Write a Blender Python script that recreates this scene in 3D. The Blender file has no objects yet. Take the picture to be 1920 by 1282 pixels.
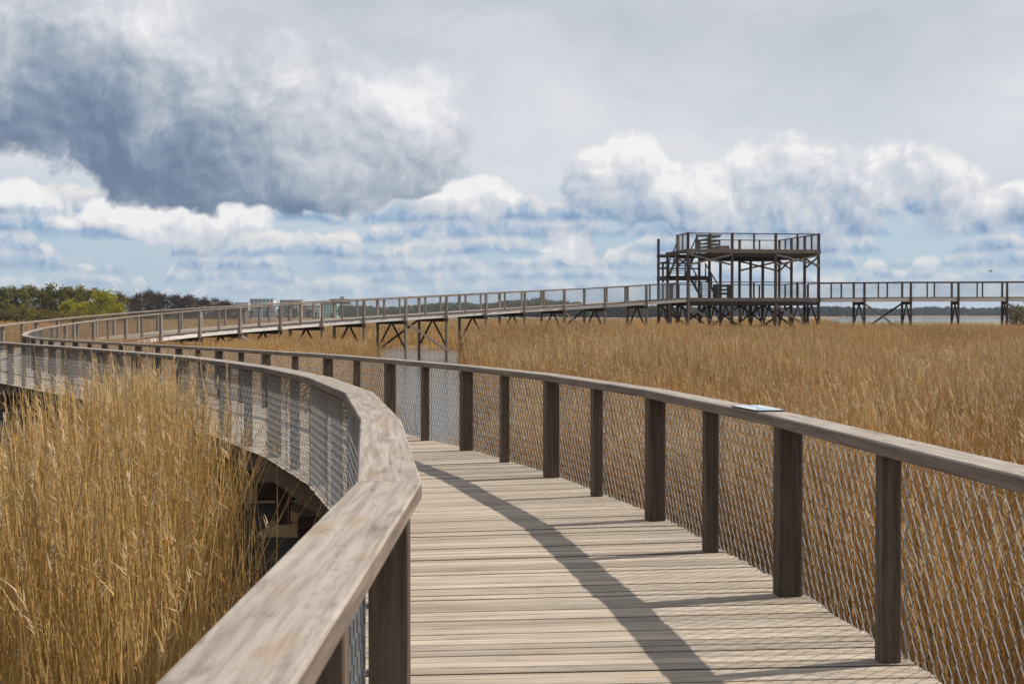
import bpy, math, random
import numpy as np
from mathutils import Vector, Matrix

R = math.radians
random.seed(7)
rng = np.random.default_rng(11)
sc = bpy.context.scene
C = sc.collection

# ------------------------------------------------------------------ camera
EYE = 2.6                                    # eye above the water
cam = bpy.data.cameras.new('camera')
cam.lens = 50.0
cam.sensor_width = 36.0
cam.clip_start = 0.05
cam.clip_end = 20000
cam.dof.use_dof = True
cam.dof.focus_distance = 17.0
cam.dof.aperture_fstop = 10.0
cam_o = bpy.data.objects.new('camera', cam)
C.objects.link(cam_o)
cam_o.location = (0, 0, EYE)
cam_o.rotation_euler = (R(90 - 1.095), 0, 0)
sc.camera = cam_o

# ------------------------------------------------------------------ render look
sc.view_settings.view_transform = 'Standard'
sc.view_settings.look = 'None'
sc.view_settings.gamma = 1.0
sc.view_settings.exposure = 0.0
sc.view_settings.use_curve_mapping = False
sc.render.engine = 'CYCLES'
sc.cycles.use_denoising = True
sc.cycles.max_bounces = 4
sc.cycles.diffuse_bounces = 2
sc.cycles.glossy_bounces = 2
sc.cycles.caustics_reflective = False
sc.cycles.caustics_refractive = False
sc.cycles.transparent_max_bounces = 6

# ------------------------------------------------------------------ sun
SUN_AZ = 70.0        # degrees clockwise from the view direction (+Y)
SUN_EL = 45.0
sun = bpy.data.lights.new('sun', 'SUN')
sun.energy = 4.7
sun.angle = R(0.55)
sun.color = (1.0, 0.94, 0.86)
sun_o = bpy.data.objects.new('sun', sun)
C.objects.link(sun_o)
sd = Vector((math.sin(R(SUN_AZ)) * math.cos(R(SUN_EL)), math.cos(R(SUN_AZ)) * math.cos(R(SUN_EL)), math.sin(R(SUN_EL))))
sun_o.rotation_euler = sd.to_track_quat('Z', 'Y').to_euler()
sun_o.location = (30, 20, 60)


# ------------------------------------------------------------------ node helper
class NT:
    """Small expression builder on a node tree."""
    def __init__(s, tree):
        s.t = tree

    def new(s, typ, **kw):
        n = s.t.nodes.new(typ)
        for k, v in kw.items():
            setattr(n, k, v)
        return n

    def put(s, sock, v):
        if isinstance(v, S):
            v = v.s
        if isinstance(v, bpy.types.NodeSocket):
            s.t.links.new(v, sock)
        else:
            if sock.type == 'RGBA' and not isinstance(v, (int, float)) and len(v) == 3:
                v = (*v, 1)
            sock.default_value = v

    def math(s, op, a, b=None, c=None, clamp=False):
        n = s.new('ShaderNodeMath', operation=op)
        n.use_clamp = clamp
        s.put(n.inputs[0], a)
        if b is not None:
            s.put(n.inputs[1], b)
        if c is not None:
            s.put(n.inputs[2], c)
        return S(s, n.outputs[0])

    def smooth(s, v, lo, hi, a=0.0, b=1.0):
        n = s.new('ShaderNodeMapRange', interpolation_type='SMOOTHSTEP')
        s.put(n.inputs[0], v)
        for i, q in enumerate((lo, hi, a, b)):
            s.put(n.inputs[i + 1], q)
        return S(s, n.outputs[0])

    def mix(s, f, a, b, blend='MIX'):
        n = s.new('ShaderNodeMix', data_type='RGBA', blend_type=blend)
        s.put(n.inputs[0], f)
        s.put(n.inputs[6], a)
        s.put(n.inputs[7], b)
        return S(s, n.outputs[2])

    def vec(s, x, y, z):
        n = s.new('ShaderNodeCombineXYZ')
        for i, q in enumerate((x, y, z)):
            s.put(n.inputs[i], q)
        return S(s, n.outputs[0])

    def xyz(s, v):
        n = s.new('ShaderNodeSeparateXYZ')
        s.put(n.inputs[0], v)
        return [S(s, o) for o in n.outputs]

    def vmath(s, op, a, b=None):
        n = s.new('ShaderNodeVectorMath', operation=op)
        s.put(n.inputs[0], a)
        if b is not None:
            s.put(n.inputs[3 if op == 'SCALE' else 1], b)
        return S(s, n.outputs[0])

    def noise(s, v, scale, detail=4, rough=0.55, lac=2.0, dist=0.0, col=False):
        n = s.new('ShaderNodeTexNoise')
        s.put(n.inputs['Vector'], v)
        n.inputs['Scale'].default_value = scale
        n.inputs['Detail'].default_value = detail
        n.inputs['Roughness'].default_value = rough
        n.inputs['Lacunarity'].default_value = lac
        n.inputs['Distortion'].default_value = dist
        return S(s, n.outputs[1 if col else 0])

    def ramp(s, f, stops):
        n = s.new('ShaderNodeValToRGB')
        s.put(n.inputs[0], f)
        e = n.color_ramp.elements
        while len(e) < len(stops):
            e.new(0.5)
        for q, (p, c) in zip(e, stops):
            q.position = p
            q.color = (*c, 1)
        return S(s, n.outputs[0])


class S:
    def __init__(s, nt, sock):
        s.nt, s.s = nt, sock
    def __add__(s, o): return s.nt.math('ADD', s, o)
    def __radd__(s, o): return s.nt.math('ADD', o, s)
    def __sub__(s, o): return s.nt.math('SUBTRACT', s, o)
    def __rsub__(s, o): return s.nt.math('SUBTRACT', o, s)
    def __mul__(s, o): return s.nt.math('MULTIPLY', s, o)
    def __rmul__(s, o): return s.nt.math('MULTIPLY', o, s)
    def __truediv__(s, o): return s.nt.math('DIVIDE', s, o)
    def max(s, o): return s.nt.math('MAXIMUM', s, o)
    def min(s, o): return s.nt.math('MINIMUM', s, o)


def lin(r, g, b):
    f = lambda c: c / 12.92 if c <= 0.04045 else ((c + 0.055) / 1.055) ** 2.4
    return (f(r / 255), f(g / 255), f(b / 255))


# ------------------------------------------------------------------ world: clear sky with broken cloud
world = bpy.data.worlds.new('World')
sc.world = world
world.use_nodes = True
wt = world.node_tree
wt.nodes.clear()
STRENGTH = 0.1


def make_world():
    n = NT(wt)
    out = n.new('ShaderNodeOutputWorld')
    bg = n.new('ShaderNodeBackground')
    bg.inputs[1].default_value = STRENGTH
    wt.links.new(bg.outputs[0], out.inputs[0])
    sky = n.new('ShaderNodeTexSky', sky_type='NISHITA')
    sky.sun_disc = False
    sky.sun_elevation = R(SUN_EL)
    sky.sun_rotation = R(SUN_AZ)
    sky.dust_density = 1.2
    sky.ozone_density = 1.5
    tc = n.new('ShaderNodeTexCoord')
    x, y, z = n.xyz(S(n, tc.outputs['Generated']))
    u = n.math('ARCTAN2', x, y)
    v = z
    P = n.vec(u, v, 0.0)
    col = lambda *c: tuple(q / STRENGTH for q in lin(*c))
    K = 1 / 2667.0

    # billowed coordinates shared by all heaps
    w = n.vmath('SUBTRACT', n.noise(P, 13.0, 3, 0.55, col=True), (0.5, 0.5, 0.5))
    Pw = n.vmath('ADD', P, n.vmath('SCALE', w, 0.060))

    def heaps(Q, lst):
        f = None
        for (px, py, rx, ry, gn) in lst:
            sx, sy = 1 / (rx * K), 1 / (ry * K)
            m = n.new('ShaderNodeVectorMath', operation='MULTIPLY_ADD')
            n.put(m.inputs[0], Q)
            m.inputs[1].default_value = (sx, sy, 0)
            m.inputs[2].default_value = (-(px - 960) * K * sx, -(590 - py) * K * sy, 0)
            d = n.new('ShaderNodeVectorMath', operation='DOT_PRODUCT')
            wt.links.new(m.outputs[0], d.inputs[0])
            wt.links.new(m.outputs[0], d.inputs[1])
            e = n.math('MULTIPLY_ADD', S(n, d.outputs['Value']), -gn, gn)
            f = e if f is None else n.math('SMOOTH_MAX', f, e, 0.3)
        return n.math('MAXIMUM', f, -1.6)
    def puffs(Q, scale):
        """Rounded billows: high in the middle of a puff, low in the creases."""
        vo = n.new('ShaderNodeTexVoronoi', voronoi_dimensions='2D', feature='F1')
        vo.normalize = True
        n.put(vo.inputs['Vector'], Q)
        vo.inputs['Scale'].default_value = scale
        vo.inputs['Detail'].default_value = 3.0
        vo.inputs['Roughness'].default_value = 0.55
        vo.inputs['Lacunarity'].default_value = 2.3
        return 0.5 - S(n, vo.outputs['Distance'])
    wf = n.vmath('SUBTRACT', n.noise(P, 60.0, 2, 0.5, col=True), (0.5, 0.5, 0.5))
    Pf = n.vmath('ADD', n.vmath('ADD', P, n.vmath('SCALE', w, 0.03)), n.vmath('SCALE', wf, 0.010))
    n0 = puffs(Pf, 30.0)
    n1 = puffs(n.vmath('ADD', Pf, (0.0045, 0.0060, 0)), 30.0)
    relief = (n0 - n1)
    m0 = n.noise(Pw, 8.5, 5, 0.55)
    m1 = n.noise(n.vmath('ADD', Pw, (0.020, 0.024, 0)), 8.5, 4, 0.52)
    swell = (m0 - m1)

    # clear air, paler towards the horizon
    base = n.mix(n.smooth(v, 0.30, 0.02, 0.15, 0.80), S(n, sky.outputs[0]), n.mix(n.smooth(v, 0.0, 0.10), col(188, 209, 226), col(170, 199, 224)))
    # thin high veil; its coverage out of view overhead is set for fill light
    veil = n.smooth(v + (m0 - 0.5) * 0.10, 0.040, 0.105) * n.smooth(v + (m0 - 0.5) * 0.9, 0.62, 0.30, 0.62, 1.0)
    vsh = n.smooth(n.noise(n.vmath('MULTIPLY', Pw, (1.0, 1.9, 1)), 5.0, 5, 0.55), 0.30, 0.70)
    vtop = n.smooth(v, 0.10, 0.23)
    vcol = n.mix(vsh, n.mix(vtop, col(208, 213, 221), col(188, 194, 204)), n.mix(vtop, col(230, 230, 233), col(216, 218, 223)))
    c = n.mix(veil * 0.95, base, vcol)

    # rows of flat-bottomed cumulus, one behind the other down to the horizon
    ROWS_ = [(566, .010, 60, .45), (548, .011, 46, .55), (527, .012, 36, .65), (505, .013, 30, .75), (478, .015, 24, .85), (447, .017, 19, .9), (415, .019, 16, .9)]
    for k, (py, hgt, fr, op) in enumerate(ROWS_):
        o1 = n.new('ShaderNodeTexNoise', noise_dimensions='1D')
        n.put(o1.inputs['W'], u + 3.7 * k)
        o1.inputs['Scale'].default_value = fr * .38
        o1.inputs['Detail'].default_value = 2
        o1.inputs['Roughness'].default_value = .5
        top = n.smooth(S(n, o1.outputs[0]), 0.38, 0.54) * (hgt * 1.35) - hgt * .35
        vb = v - ((590 - py) * K)
        vbw = vb + (m0 - 0.5) * 0.020
        rel = vbw / hgt
        d = n.smooth(top + n0 * (hgt * 1.1) - vbw, -0.001, 0.0038) * n.smooth(vbw + n0 * 0.004, -0.0025, 0.0035)
        lit = rel * 0.66 + relief * 1.3 + 0.10
        rc = n.ramp(lit, [(0.0, col(120, 154, 192)), (0.22, col(160, 184, 209)), (0.48, col(208, 212, 219)), (0.80, col(239, 235, 231))])
        c = n.mix(d * op, c, rc)

    # white heaps, bright on the sunny right and top, level below
    B = [(1150, 340, 84, 80, 1.0), (1290, 380, 190, 62, .95), (1440, 330, 130, 56, .62), (1600, 375, 190, 70, .62), (1800, 418, 170, 38, .5), (1900, 385, 80, 30, .8),
         (1066, 455, 52, 26, .9), (850, 380, 110, 46, .95), (60, 378, 90, 30, .6), (300, 405, 190, 36, .62),
         (2600, 300, 420, 110, .9), (-900, 330, 500, 100, .9), (4600, 150, 900, 240, .9), (-3200, 120, 900, 260, .9)]
    b0 = heaps(Pw, B)
    b2 = heaps(n.vmath('ADD', Pw, (0.008, 0.024, 0)), B)
    densB = n.smooth(b0 + n0 * 1.5 + (m0 - 0.5) * 2.4, -0.04, 0.50)
    litB = (b0 - b2) * 0.34 + relief * 1.3 + swell * 1.2 + 0.43
    colB = n.ramp(litB, [(0.0, col(132, 157, 188)), (0.25, col(170, 186, 206)), (0.50, col(200, 206, 216)), (0.80, col(226, 227, 231)), (1.0, col(245, 244, 243))])
    c = n.mix(densB * 0.93, c, colB)

    # the great grey cloud: dark flat base, pale towards the sun
    A = [(60, 130, 480, 185, 1.0), (400, 205, 400, 165, 1.0), (680, 245, 210, 140, 1.0), (540, 330, 340, 70, .95), (-700, 160, 700, 190, 1.0)]
    a0 = heaps(Pw, A)
    a2 = heaps(n.vmath('ADD', Pw, (0.012, 0.042, 0)), A)
    densA = n.smooth(a0 + n0 * 0.9 + (m0 - 0.5) * 0.9, -0.02, n.smooth(v, 0.09, 0.20, 0.26, 1.2))
    litA = (a0 - a2) * 0.24 + relief * 0.62 + swell * 1.2 + (m0 - 0.5) * 0.5 + n.smooth(u, -0.20, -0.10) * 0.26 + n.smooth(v, 0.10, 0.165) * 0.20 + 0.22
    colA = n.ramp(litA, [(0.0, col(103, 123, 151)), (0.22, col(130, 148, 171)), (0.48, col(171, 181, 194)), (0.72, col(208, 211, 218)), (1.0, col(243, 243, 244))])
    c = n.mix(densA * 0.96, c, colA)

    # below the horizon: dull ground light
    c = n.mix(n.smooth(z, -0.03, 0.0), col(100, 90, 70), c)
    n.put(bg.inputs[0], c)


make_world()
world.cycles.sampling_method = 'MANUAL'
world.cycles.sample_map_resolution = 256


# ------------------------------------------------------------------ materials
MATS = {}


def mat(name):
    m = bpy.data.materials.new(name)
    m.use_nodes = True
    n = NT(m.node_tree)
    b = m.node_tree.nodes['Principled BSDF']
    MATS[name] = m
    return m, n, b


def rand(n):
    oi = n.new('ShaderNodeObjectInfo')
    ge = n.new('ShaderNodeNewGeometry')
    return n.math('FRACT', S(n, oi.outputs['Random']) * 7.31 + S(n, ge.outputs['Random Per Island']) * 3.77)


def wood(name, light, dark, knot, rough=0.85, stain=0.35, bump=0.25, spread=0.3, grain=1.0, warm=None):
    """Weathered softwood, grain along the local X axis."""
    m, n, b = mat(name)
    tc = n.new('ShaderNodeTexCoord')
    r = rand(n)
    off = n.vmath('ADD', S(n, tc.outputs['Object']), n.vec(r * 91.0, r * 37.0, r * 53.0))
    g1 = n.noise(n.vmath('MULTIPLY', off, (1.6 * grain, 34, 34)), 1.0, 5, 0.6, dist=0.35)
    g2 = n.noise(n.vmath('MULTIPLY', off, (6.0 * grain, 150, 150)), 1.0, 3, 0.6)
    bl = n.noise(n.vmath('MULTIPLY', off, (2.6, 11.0, 11.0)), 1.0, 6, 0.72)
    kn = n.new('ShaderNodeTexVoronoi')
    n.put(kn.inputs['Vector'], n.vmath('MULTIPLY', off, (1.6, 9.0, 9.0)))
    kn.inputs['Scale'].default_value = 1.0
    kd = n.smooth(S(n, kn.outputs['Distance']) + (g2 - 0.5) * 0.08, 0.10, 0.02)
    c = n.mix(n.smooth(g1, 0.30, 0.72), dark, light)
    c = n.mix(n.smooth(g2, 0.50, 0.75) * 0.35, c, dark)
    c = n.mix(n.smooth(bl, 0.50, 0.72) * stain, c, knot)
    if warm:
        c = n.mix(n.smooth(n.noise(n.vmath('MULTIPLY', off, (2.2, 7, 7)), 1.0, 3, 0.5), 0.55, 0.7) * 0.45, c, warm)
    c = n.mix(kd * 0.8, c, knot)
    v = (r - 0.5) * (2 * spread) + 1.0
    hsv = n.new('ShaderNodeHueSaturation')
    n.put(hsv.inputs['Value'], v)
    n.put(hsv.inputs['Color'], c)
    n.put(b.inputs['Base Color'], S(n, hsv.outputs[0]))
    b.inputs['Roughness'].default_value = rough
    b.inputs['Specular IOR Level'].default_value = 0.25
    bp = n.new('ShaderNodeBump')
    bp.inputs['Strength'].default_value = bump
    bp.inputs['Distance'].default_value = 0.004
    n.put(bp.inputs['Height'], g1 + g2 * 0.6 - kd * 0.5)
    m.node_tree.links.new(bp.outputs[0], b.inputs['Normal'])
    return m


wood('plank_wood', (.53, .445, .35), (.33, .262, .20), (.15, .115, .09), spread=.22, stain=.42, warm=(.48, .36, .22))
wood('rail_wood', (.44, .385, .325), (.26, .213, .172), (.095, .076, .06), spread=.08, stain=.62, warm=(.33, .21, .11), bump=.4)
wood('plank_side', (.11, .083, .062), (.06, .045, .034), (.03, .022, .017), spread=.2, stain=.4)  # dark tone paints the shade between neighbouring planks
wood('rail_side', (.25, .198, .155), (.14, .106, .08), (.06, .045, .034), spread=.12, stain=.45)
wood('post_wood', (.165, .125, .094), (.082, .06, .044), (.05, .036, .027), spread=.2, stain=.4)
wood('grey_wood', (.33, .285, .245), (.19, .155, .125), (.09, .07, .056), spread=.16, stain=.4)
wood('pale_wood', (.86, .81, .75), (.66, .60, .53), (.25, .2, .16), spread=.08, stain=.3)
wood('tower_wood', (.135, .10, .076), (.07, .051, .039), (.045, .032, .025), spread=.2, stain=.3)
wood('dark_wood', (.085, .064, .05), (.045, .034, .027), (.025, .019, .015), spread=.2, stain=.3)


def simple(name, col, rough=0.7, metal=0.0, spread=0.0, noise=None):
    m, n, b = mat(name)
    b.inputs['Roughness'].default_value = rough
    b.inputs['Metallic'].default_value = metal
    c = col
    if noise:
        tc = n.new('ShaderNodeTexCoord')
        c = n.mix(n.smooth(n.noise(S(n, tc.outputs['Object']), noise[0], 4, .6), .35, .65), col, noise[1])
    if spread:
        hsv = n.new('ShaderNodeHueSaturation')
        n.put(hsv.inputs['Value'], (rand(n) - 0.5) * (2 * spread) + 1.0)
        n.put(hsv.inputs['Color'], c)
        c = S(n, hsv.outputs[0])
    n.put(b.inputs['Base Color'], c)
    return m


simple('galvanised', (.37, .375, .37), .5, .35, noise=(9.0, (.27, .275, .27)))


def foliage(name, a, bcol, spread=.35, trans=.35, patch=None):
    m, n, b = mat(name)
    r = rand(n)
    c = n.mix(r, a, bcol)
    oi = n.new('ShaderNodeObjectInfo')
    hsv = n.new('ShaderNodeHueSaturation')
    n.put(hsv.inputs['Value'], (S(n, oi.outputs['Random']) - 0.5) * (2 * spread) + 1.0)
    n.put(hsv.inputs['Color'], c)
    c = S(n, hsv.outputs[0])
    if patch:
        ge = n.new('ShaderNodeNewGeometry')
        c = n.mix(n.smooth(n.noise(S(n, ge.outputs['Position']), patch[0], 3, .5), .42, .62), c, n.mix(r, patch[1], patch[2]))
    n.put(b.inputs['Base Color'], c)
    b.inputs['Roughness'].default_value = .75
    b.inputs['Specular IOR Level'].default_value = .2
    if trans:
        tr = n.new('ShaderNodeBsdfTranslucent')
        n.put(tr.inputs[0], c)
        mx = n.new('ShaderNodeMixShader')
        mx.inputs[0].default_value = trans
        o = m.node_tree.nodes['Material Output']
        m.node_tree.links.new(b.outputs[0], mx.inputs[1])
        m.node_tree.links.new(tr.outputs[0], mx.inputs[2])
        m.node_tree.links.new(mx.outputs[0], o.inputs[0])
    return m


foliage('reed_near', (.84, .575, .225), (.42, .255, .08), .25, .25)
foliage('reed_field', (.84, .535, .205), (.46, .265, .085), .25, .25, patch=(.22, (.58, .34, .12), (.32, .175, .06)))
foliage('reed_plume', (.62, .47, .28), (.42, .30, .17), .2, .3)
foliage('reed_far', (.78, .52, .215), (.54, .335, .125), .18, .25, patch=(.05, (.55, .40, .18), (.46, .30, .12)))
foliage('green_blade', (.16, .22, .04), (.09, .15, .03), .2, .4)
foliage('leaf_lime', (.44, .40, .022), (.25, .26, .018), .15, .4)
foliage('leaf_olive', (.28, .215, .048), (.075, .068, .02), .2, .3)
foliage('leaf_green', (.20, .185, .032), (.105, .11, .022), .25, .3)
foliage('leaf_brown', (.12, .085, .052), (.07, .05, .034), .2, .15)
foliage('leaf_dark', (.026, .038, .024), (.018, .028, .02), .2, .15)
foliage('leaf_mid', (.12, .13, .042), (.07, .085, .034), .25, .25)
foliage('leaf_far', (.052, .075, .066), (.038, .058, .054), .2, .15)  # bluer and paler to put distance haze into the leaf colour
simple('bark', (.06, .046, .036), .9, noise=(6.0, (.035, .028, .022)))


def ground_mats():
    m, n, b = mat('marsh_soil')
    ge = n.new('ShaderNodeNewGeometry')
    p = S(n, ge.outputs['Position'])
    a = n.noise(p, .25, 5, .6)
    f = n.noise(p, 9.0, 5, .7)
    c = n.mix(n.smooth(a, .35, .65), (.30, .20, .09), (.21, .135, .06))
    c = n.mix(n.smooth(f, .4, .7), c, (.13, .085, .04))
    n.put(b.inputs['Base Color'], c)
    b.inputs['Roughness'].default_value = .95
    m, n, b = mat('meadow_grass')
    ge = n.new('ShaderNodeNewGeometry')
    p = S(n, ge.outputs['Position'])
    c = n.mix(n.smooth(n.noise(n.vmath('MULTIPLY', p, (.02, .05, 1)), 1.0, 5, .65), .40, .62), (.12, .16, .03), (.29, .21, .085))
    n.put(b.inputs['Base Color'], c)
    b.inputs['Roughness'].default_value = .95
    m, n, b = mat('dark_ground')  # near-black ground standing in for the dark water left of the boardwalk
    ge = n.new('ShaderNodeNewGeometry')
    p = S(n, ge.outputs['Position'])
    f = n.noise(p, 6.0, 5, .7)
    n.put(b.inputs['Base Color'], n.mix(n.smooth(f, .4, .65), (.012, .010, .008), (.035, .026, .017)))
    b.inputs['Roughness'].default_value = .7
    b.inputs['Specular IOR Level'].default_value = .2
    m, n, b = mat('water')
    ge = n.new('ShaderNodeNewGeometry')
    p = S(n, ge.outputs['Position'])
    b.inputs['Base Color'].default_value = (.018, .020, .018, 1)
    b.inputs['Roughness'].default_value = .06
    b.inputs['IOR'].default_value = 1.33
    w1 = n.noise(n.vmath('MULTIPLY', p, (1.6, 2.6, 1)), 1.5, 4, .6)
    w2 = n.noise(n.vmath('MULTIPLY', p, (.10, .22, 1)), 1.0, 3, .5)
    bp = n.new('ShaderNodeBump')
    bp.inputs['Strength'].default_value = .35
    bp.inputs['Distance'].default_value = .10
    n.put(bp.inputs['Height'], w1 + w2)
    m.node_tree.links.new(bp.outputs[0], b.inputs['Normal'])


ground_mats()


# ------------------------------------------------------------------ geometry helpers
WM = {}


def tag(o, label=None, cat=None, group=None, kind=None):
    for k, v in (('label', label), ('category', cat), ('group', group), ('kind', kind)):
        if v:
            o[k] = v
    return o


def place(o, M, parent=None):
    C.objects.link(o)
    WM[o] = M
    if parent is not None:
        o.parent = parent
        o.matrix_basis = WM[parent].inverted() @ M
    else:
        o.matrix_basis = M
    return o


def empty(name, loc):
    o = bpy.data.objects.new(name, None)
    o.empty_display_size = .2
    return place(o, Matrix.Translation(loc))


def mesh(name, verts, faces, material, smooth=False, matidx=None):
    me = bpy.data.meshes.new(name)
    if isinstance(verts, np.ndarray):
        verts = verts.tolist()
    me.from_pydata(verts, [], faces)
    for m in ([material] if isinstance(material, str) else material):
        me.materials.append(MATS[m])
    if matidx is not None:
        me.polygons.foreach_set('material_index', matidx)
    if smooth:
        me.polygons.foreach_set('use_smooth', [True] * len(me.polygons))
    return me


def frame(a, b, up=(0, 0, 1)):
    a, b = Vector(a), Vector(b)
    x = (b - a).normalized()
    u = Vector(up)
    if abs(x.dot(u)) > .99:
        u = Vector((0, 1, 0)) if abs(x.y) < .9 else Vector((1, 0, 0))
    y = u.cross(x).normalized()
    z = x.cross(y)
    M = Matrix((x, y, z)).transposed().to_4x4()
    M.translation = a
    return M, (b - a).length


def section(w, h, c):
    a, b = w / 2, h / 2
    return [(-a + c, -b), (a - c, -b), (a, -b + c), (a, b - c), (a - c, b), (-a + c, b), (-a, b - c), (-a, -b + c)]


def prism(sec, x0, x1):
    """Extrude a section along X; x0 and x1 may be functions of y (mitred ends)."""
    k = len(sec)
    f0 = x0 if callable(x0) else (lambda y: x0)
    f1 = x1 if callable(x1) else (lambda y: x1)
    v = [(f0(y), y, z) for y, z in sec] + [(f1(y), y, z) for y, z in sec]
    f = [(i, k + i, k + (i + 1) % k, (i + 1) % k) for i in range(k)]
    f = [tuple(reversed(q)) for q in f]
    f += [tuple(range(k)), tuple(range(2 * k - 1, k - 1, -1))]
    f = [tuple(reversed(q)) for q in f]
    return v, f


BEAMS = {}


def beam_mesh(L, w, h, material, c=.006):
    key = (round(L, 3), w, h, material, c)
    if key not in BEAMS:
        v, f = prism(section(w, h, c), 0.0, L)
        BEAMS[key] = mesh('beam', v, f, material)
    return BEAMS[key]


def beam(name, a, b, w, h, material, parent, up=(0, 0, 1), c=.006):
    M, L = frame(a, b, up)
    o = bpy.data.objects.new(name, beam_mesh(L, w, h, material, c))
    return place(o, M, parent)


class MB:
    """Collects shapes into one mesh (world coordinates)."""
    def __init__(s):
        s.v, s.f = [], []

    def add(s, v, f):
        k = len(s.v)
        s.v += [tuple(q) for q in v]
        s.f += [tuple(i + k for i in q) for q in f]

    def beam(s, a, b, w, h, up=(0, 0, 1), c=.004):
        M, L = frame(a, b, up)
        v, f = prism(section(w, h, c), 0.0, L)
        s.add([M @ Vector(q) for q in v], f)

    def box(s, x0, x1, y0, y1, z0, z1):
        v = [(x, y, z) for x in (x0, x1) for y in (y0, y1) for z in (z0, z1)]
        s.add(v, [(0, 1, 3, 2), (4, 6, 7, 5), (0, 4, 5, 1), (2, 3, 7, 6), (0, 2, 6, 4), (1, 5, 7, 3)])

    def build(s, name, material, parent=None, M=Matrix(), smooth=False):
        Mi = M.inverted()
        o = bpy.data.objects.new(name, mesh(name, [tuple(Mi @ Vector(q)) for q in s.v], s.f, material, smooth))
        return place(o, M, parent)


# ------------------------------------------------------------------ course of the boardwalk
# joints of the right-hand handrail (x, y, deck height above water)
RJ = [(1.93, -4.66, .87), (1.96, -1.34, .87), (1.99, 1.98, .88), (2.03, 5.32, .89),
      (1.685, 8.681, 0.887), (1.204, 11.969, 0.872), (0.417, 15.195, 0.865), (-0.593, 18.357, 0.848), (-1.842, 21.434, 0.835),
      (-3.172, 24.476, 0.822), (-4.744, 27.4, 0.812), (-6.261, 30.353, 0.795), (-7.802, 33.294, 0.779), (-9.499, 36.148, 0.768),
      (-11.179, 39.011, 0.758), (-12.861, 41.873, 0.746), (-14.516, 44.751, 0.738), (-16.061, 47.69, 0.746), (-17.403, 50.726, 0.773),
      (-18.391, 53.896, 0.844), (-18.957, 57.167, 0.95), (-19.102, 60.484, 1.084), (-18.871, 63.796, 1.235), (-18.312, 67.069, 1.396),
      (-17.437, 70.271, 1.566), (-16.177, 73.343, 1.746), (-14.676, 76.304, 1.903), (-12.953, 79.142, 2.06), (-10.988, 81.818, 2.225),
      (-8.841, 84.351, 2.389), (-6.543, 86.747, 2.547), (-4.166, 89.065, 2.703), (-1.728, 91.318, 2.871), (0.782, 93.491, 3.043),
      (3.455, 95.461, 3.207), (6.301, 97.17, 3.37), (9.263, 98.669, 3.571), (12.348, 99.896, 3.779)]
WIDTH = 2.48
HR = 1.1
GROUND = -.5


def offset_line(J, W):
    J = [Vector(j) for j in J]
    out, nrm = [], []
    for i in range(len(J)):
        d0 = (J[i] - J[i - 1]).xy.normalized() if i else None
        d1 = (J[i + 1] - J[i]).xy.normalized() if i < len(J) - 1 else None
        if d0 is None: d0 = d1
        if d1 is None: d1 = d0
        n0 = Vector((-d0.y, d0.x)); n1 = Vector((-d1.y, d1.x))
        m = (n0 + n1).normalized()
        k = W / m.dot(n0)
        out.append(J[i] + Vector((m.x * k, m.y * k, 0)))
        nrm.append(Vector((m.x, m.y, 0)))
    return out, nrm


MESH_H = 1.06


def wire_mesh():
    v, f = [], []
    L, px, py, r = 1.66, .052, .0775, .0034
    rows = int(round(MESH_H / py))
    cols = int(round(L / px))
    for j in range(cols + 1):
        x0 = j * L / cols
        s = 1 if j % 2 else -1
        prev = None
        for k in range(rows + 1):
            x = min(max(x0 + s * (L / cols) * .5 * (1 if k % 2 else -1), 0), L)
            z = k * MESH_H / rows
            yo = .003 * s * (1 if k % 2 else -1)
            ring = [(x + r, yo, z), (x - r * .5, yo + r * .87, z), (x - r * .5, yo - r * .87, z)]
            b = len(v)
            v += ring
            if prev is not None:
                for q in range(3):
                    f.append((prev + q, prev + (q + 1) % 3, b + (q + 1) % 3, b + q))
            prev = b
    return mesh('mesh_panel', v, f, 'galvanised')


PANEL = wire_mesh()


def panel(a, b, out, parent):
    """Diamond wire mesh between two posts, a and b at deck height; out = outward normal."""
    a = Vector(a) + out; b = Vector(b) + out
    M, L = frame(a, b)
    o = bpy.data.objects.new('mesh_panel', PANEL)
    return place(o, M @ Matrix.Diagonal((L / 1.66, 1, 1, 1)), parent)


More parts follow.
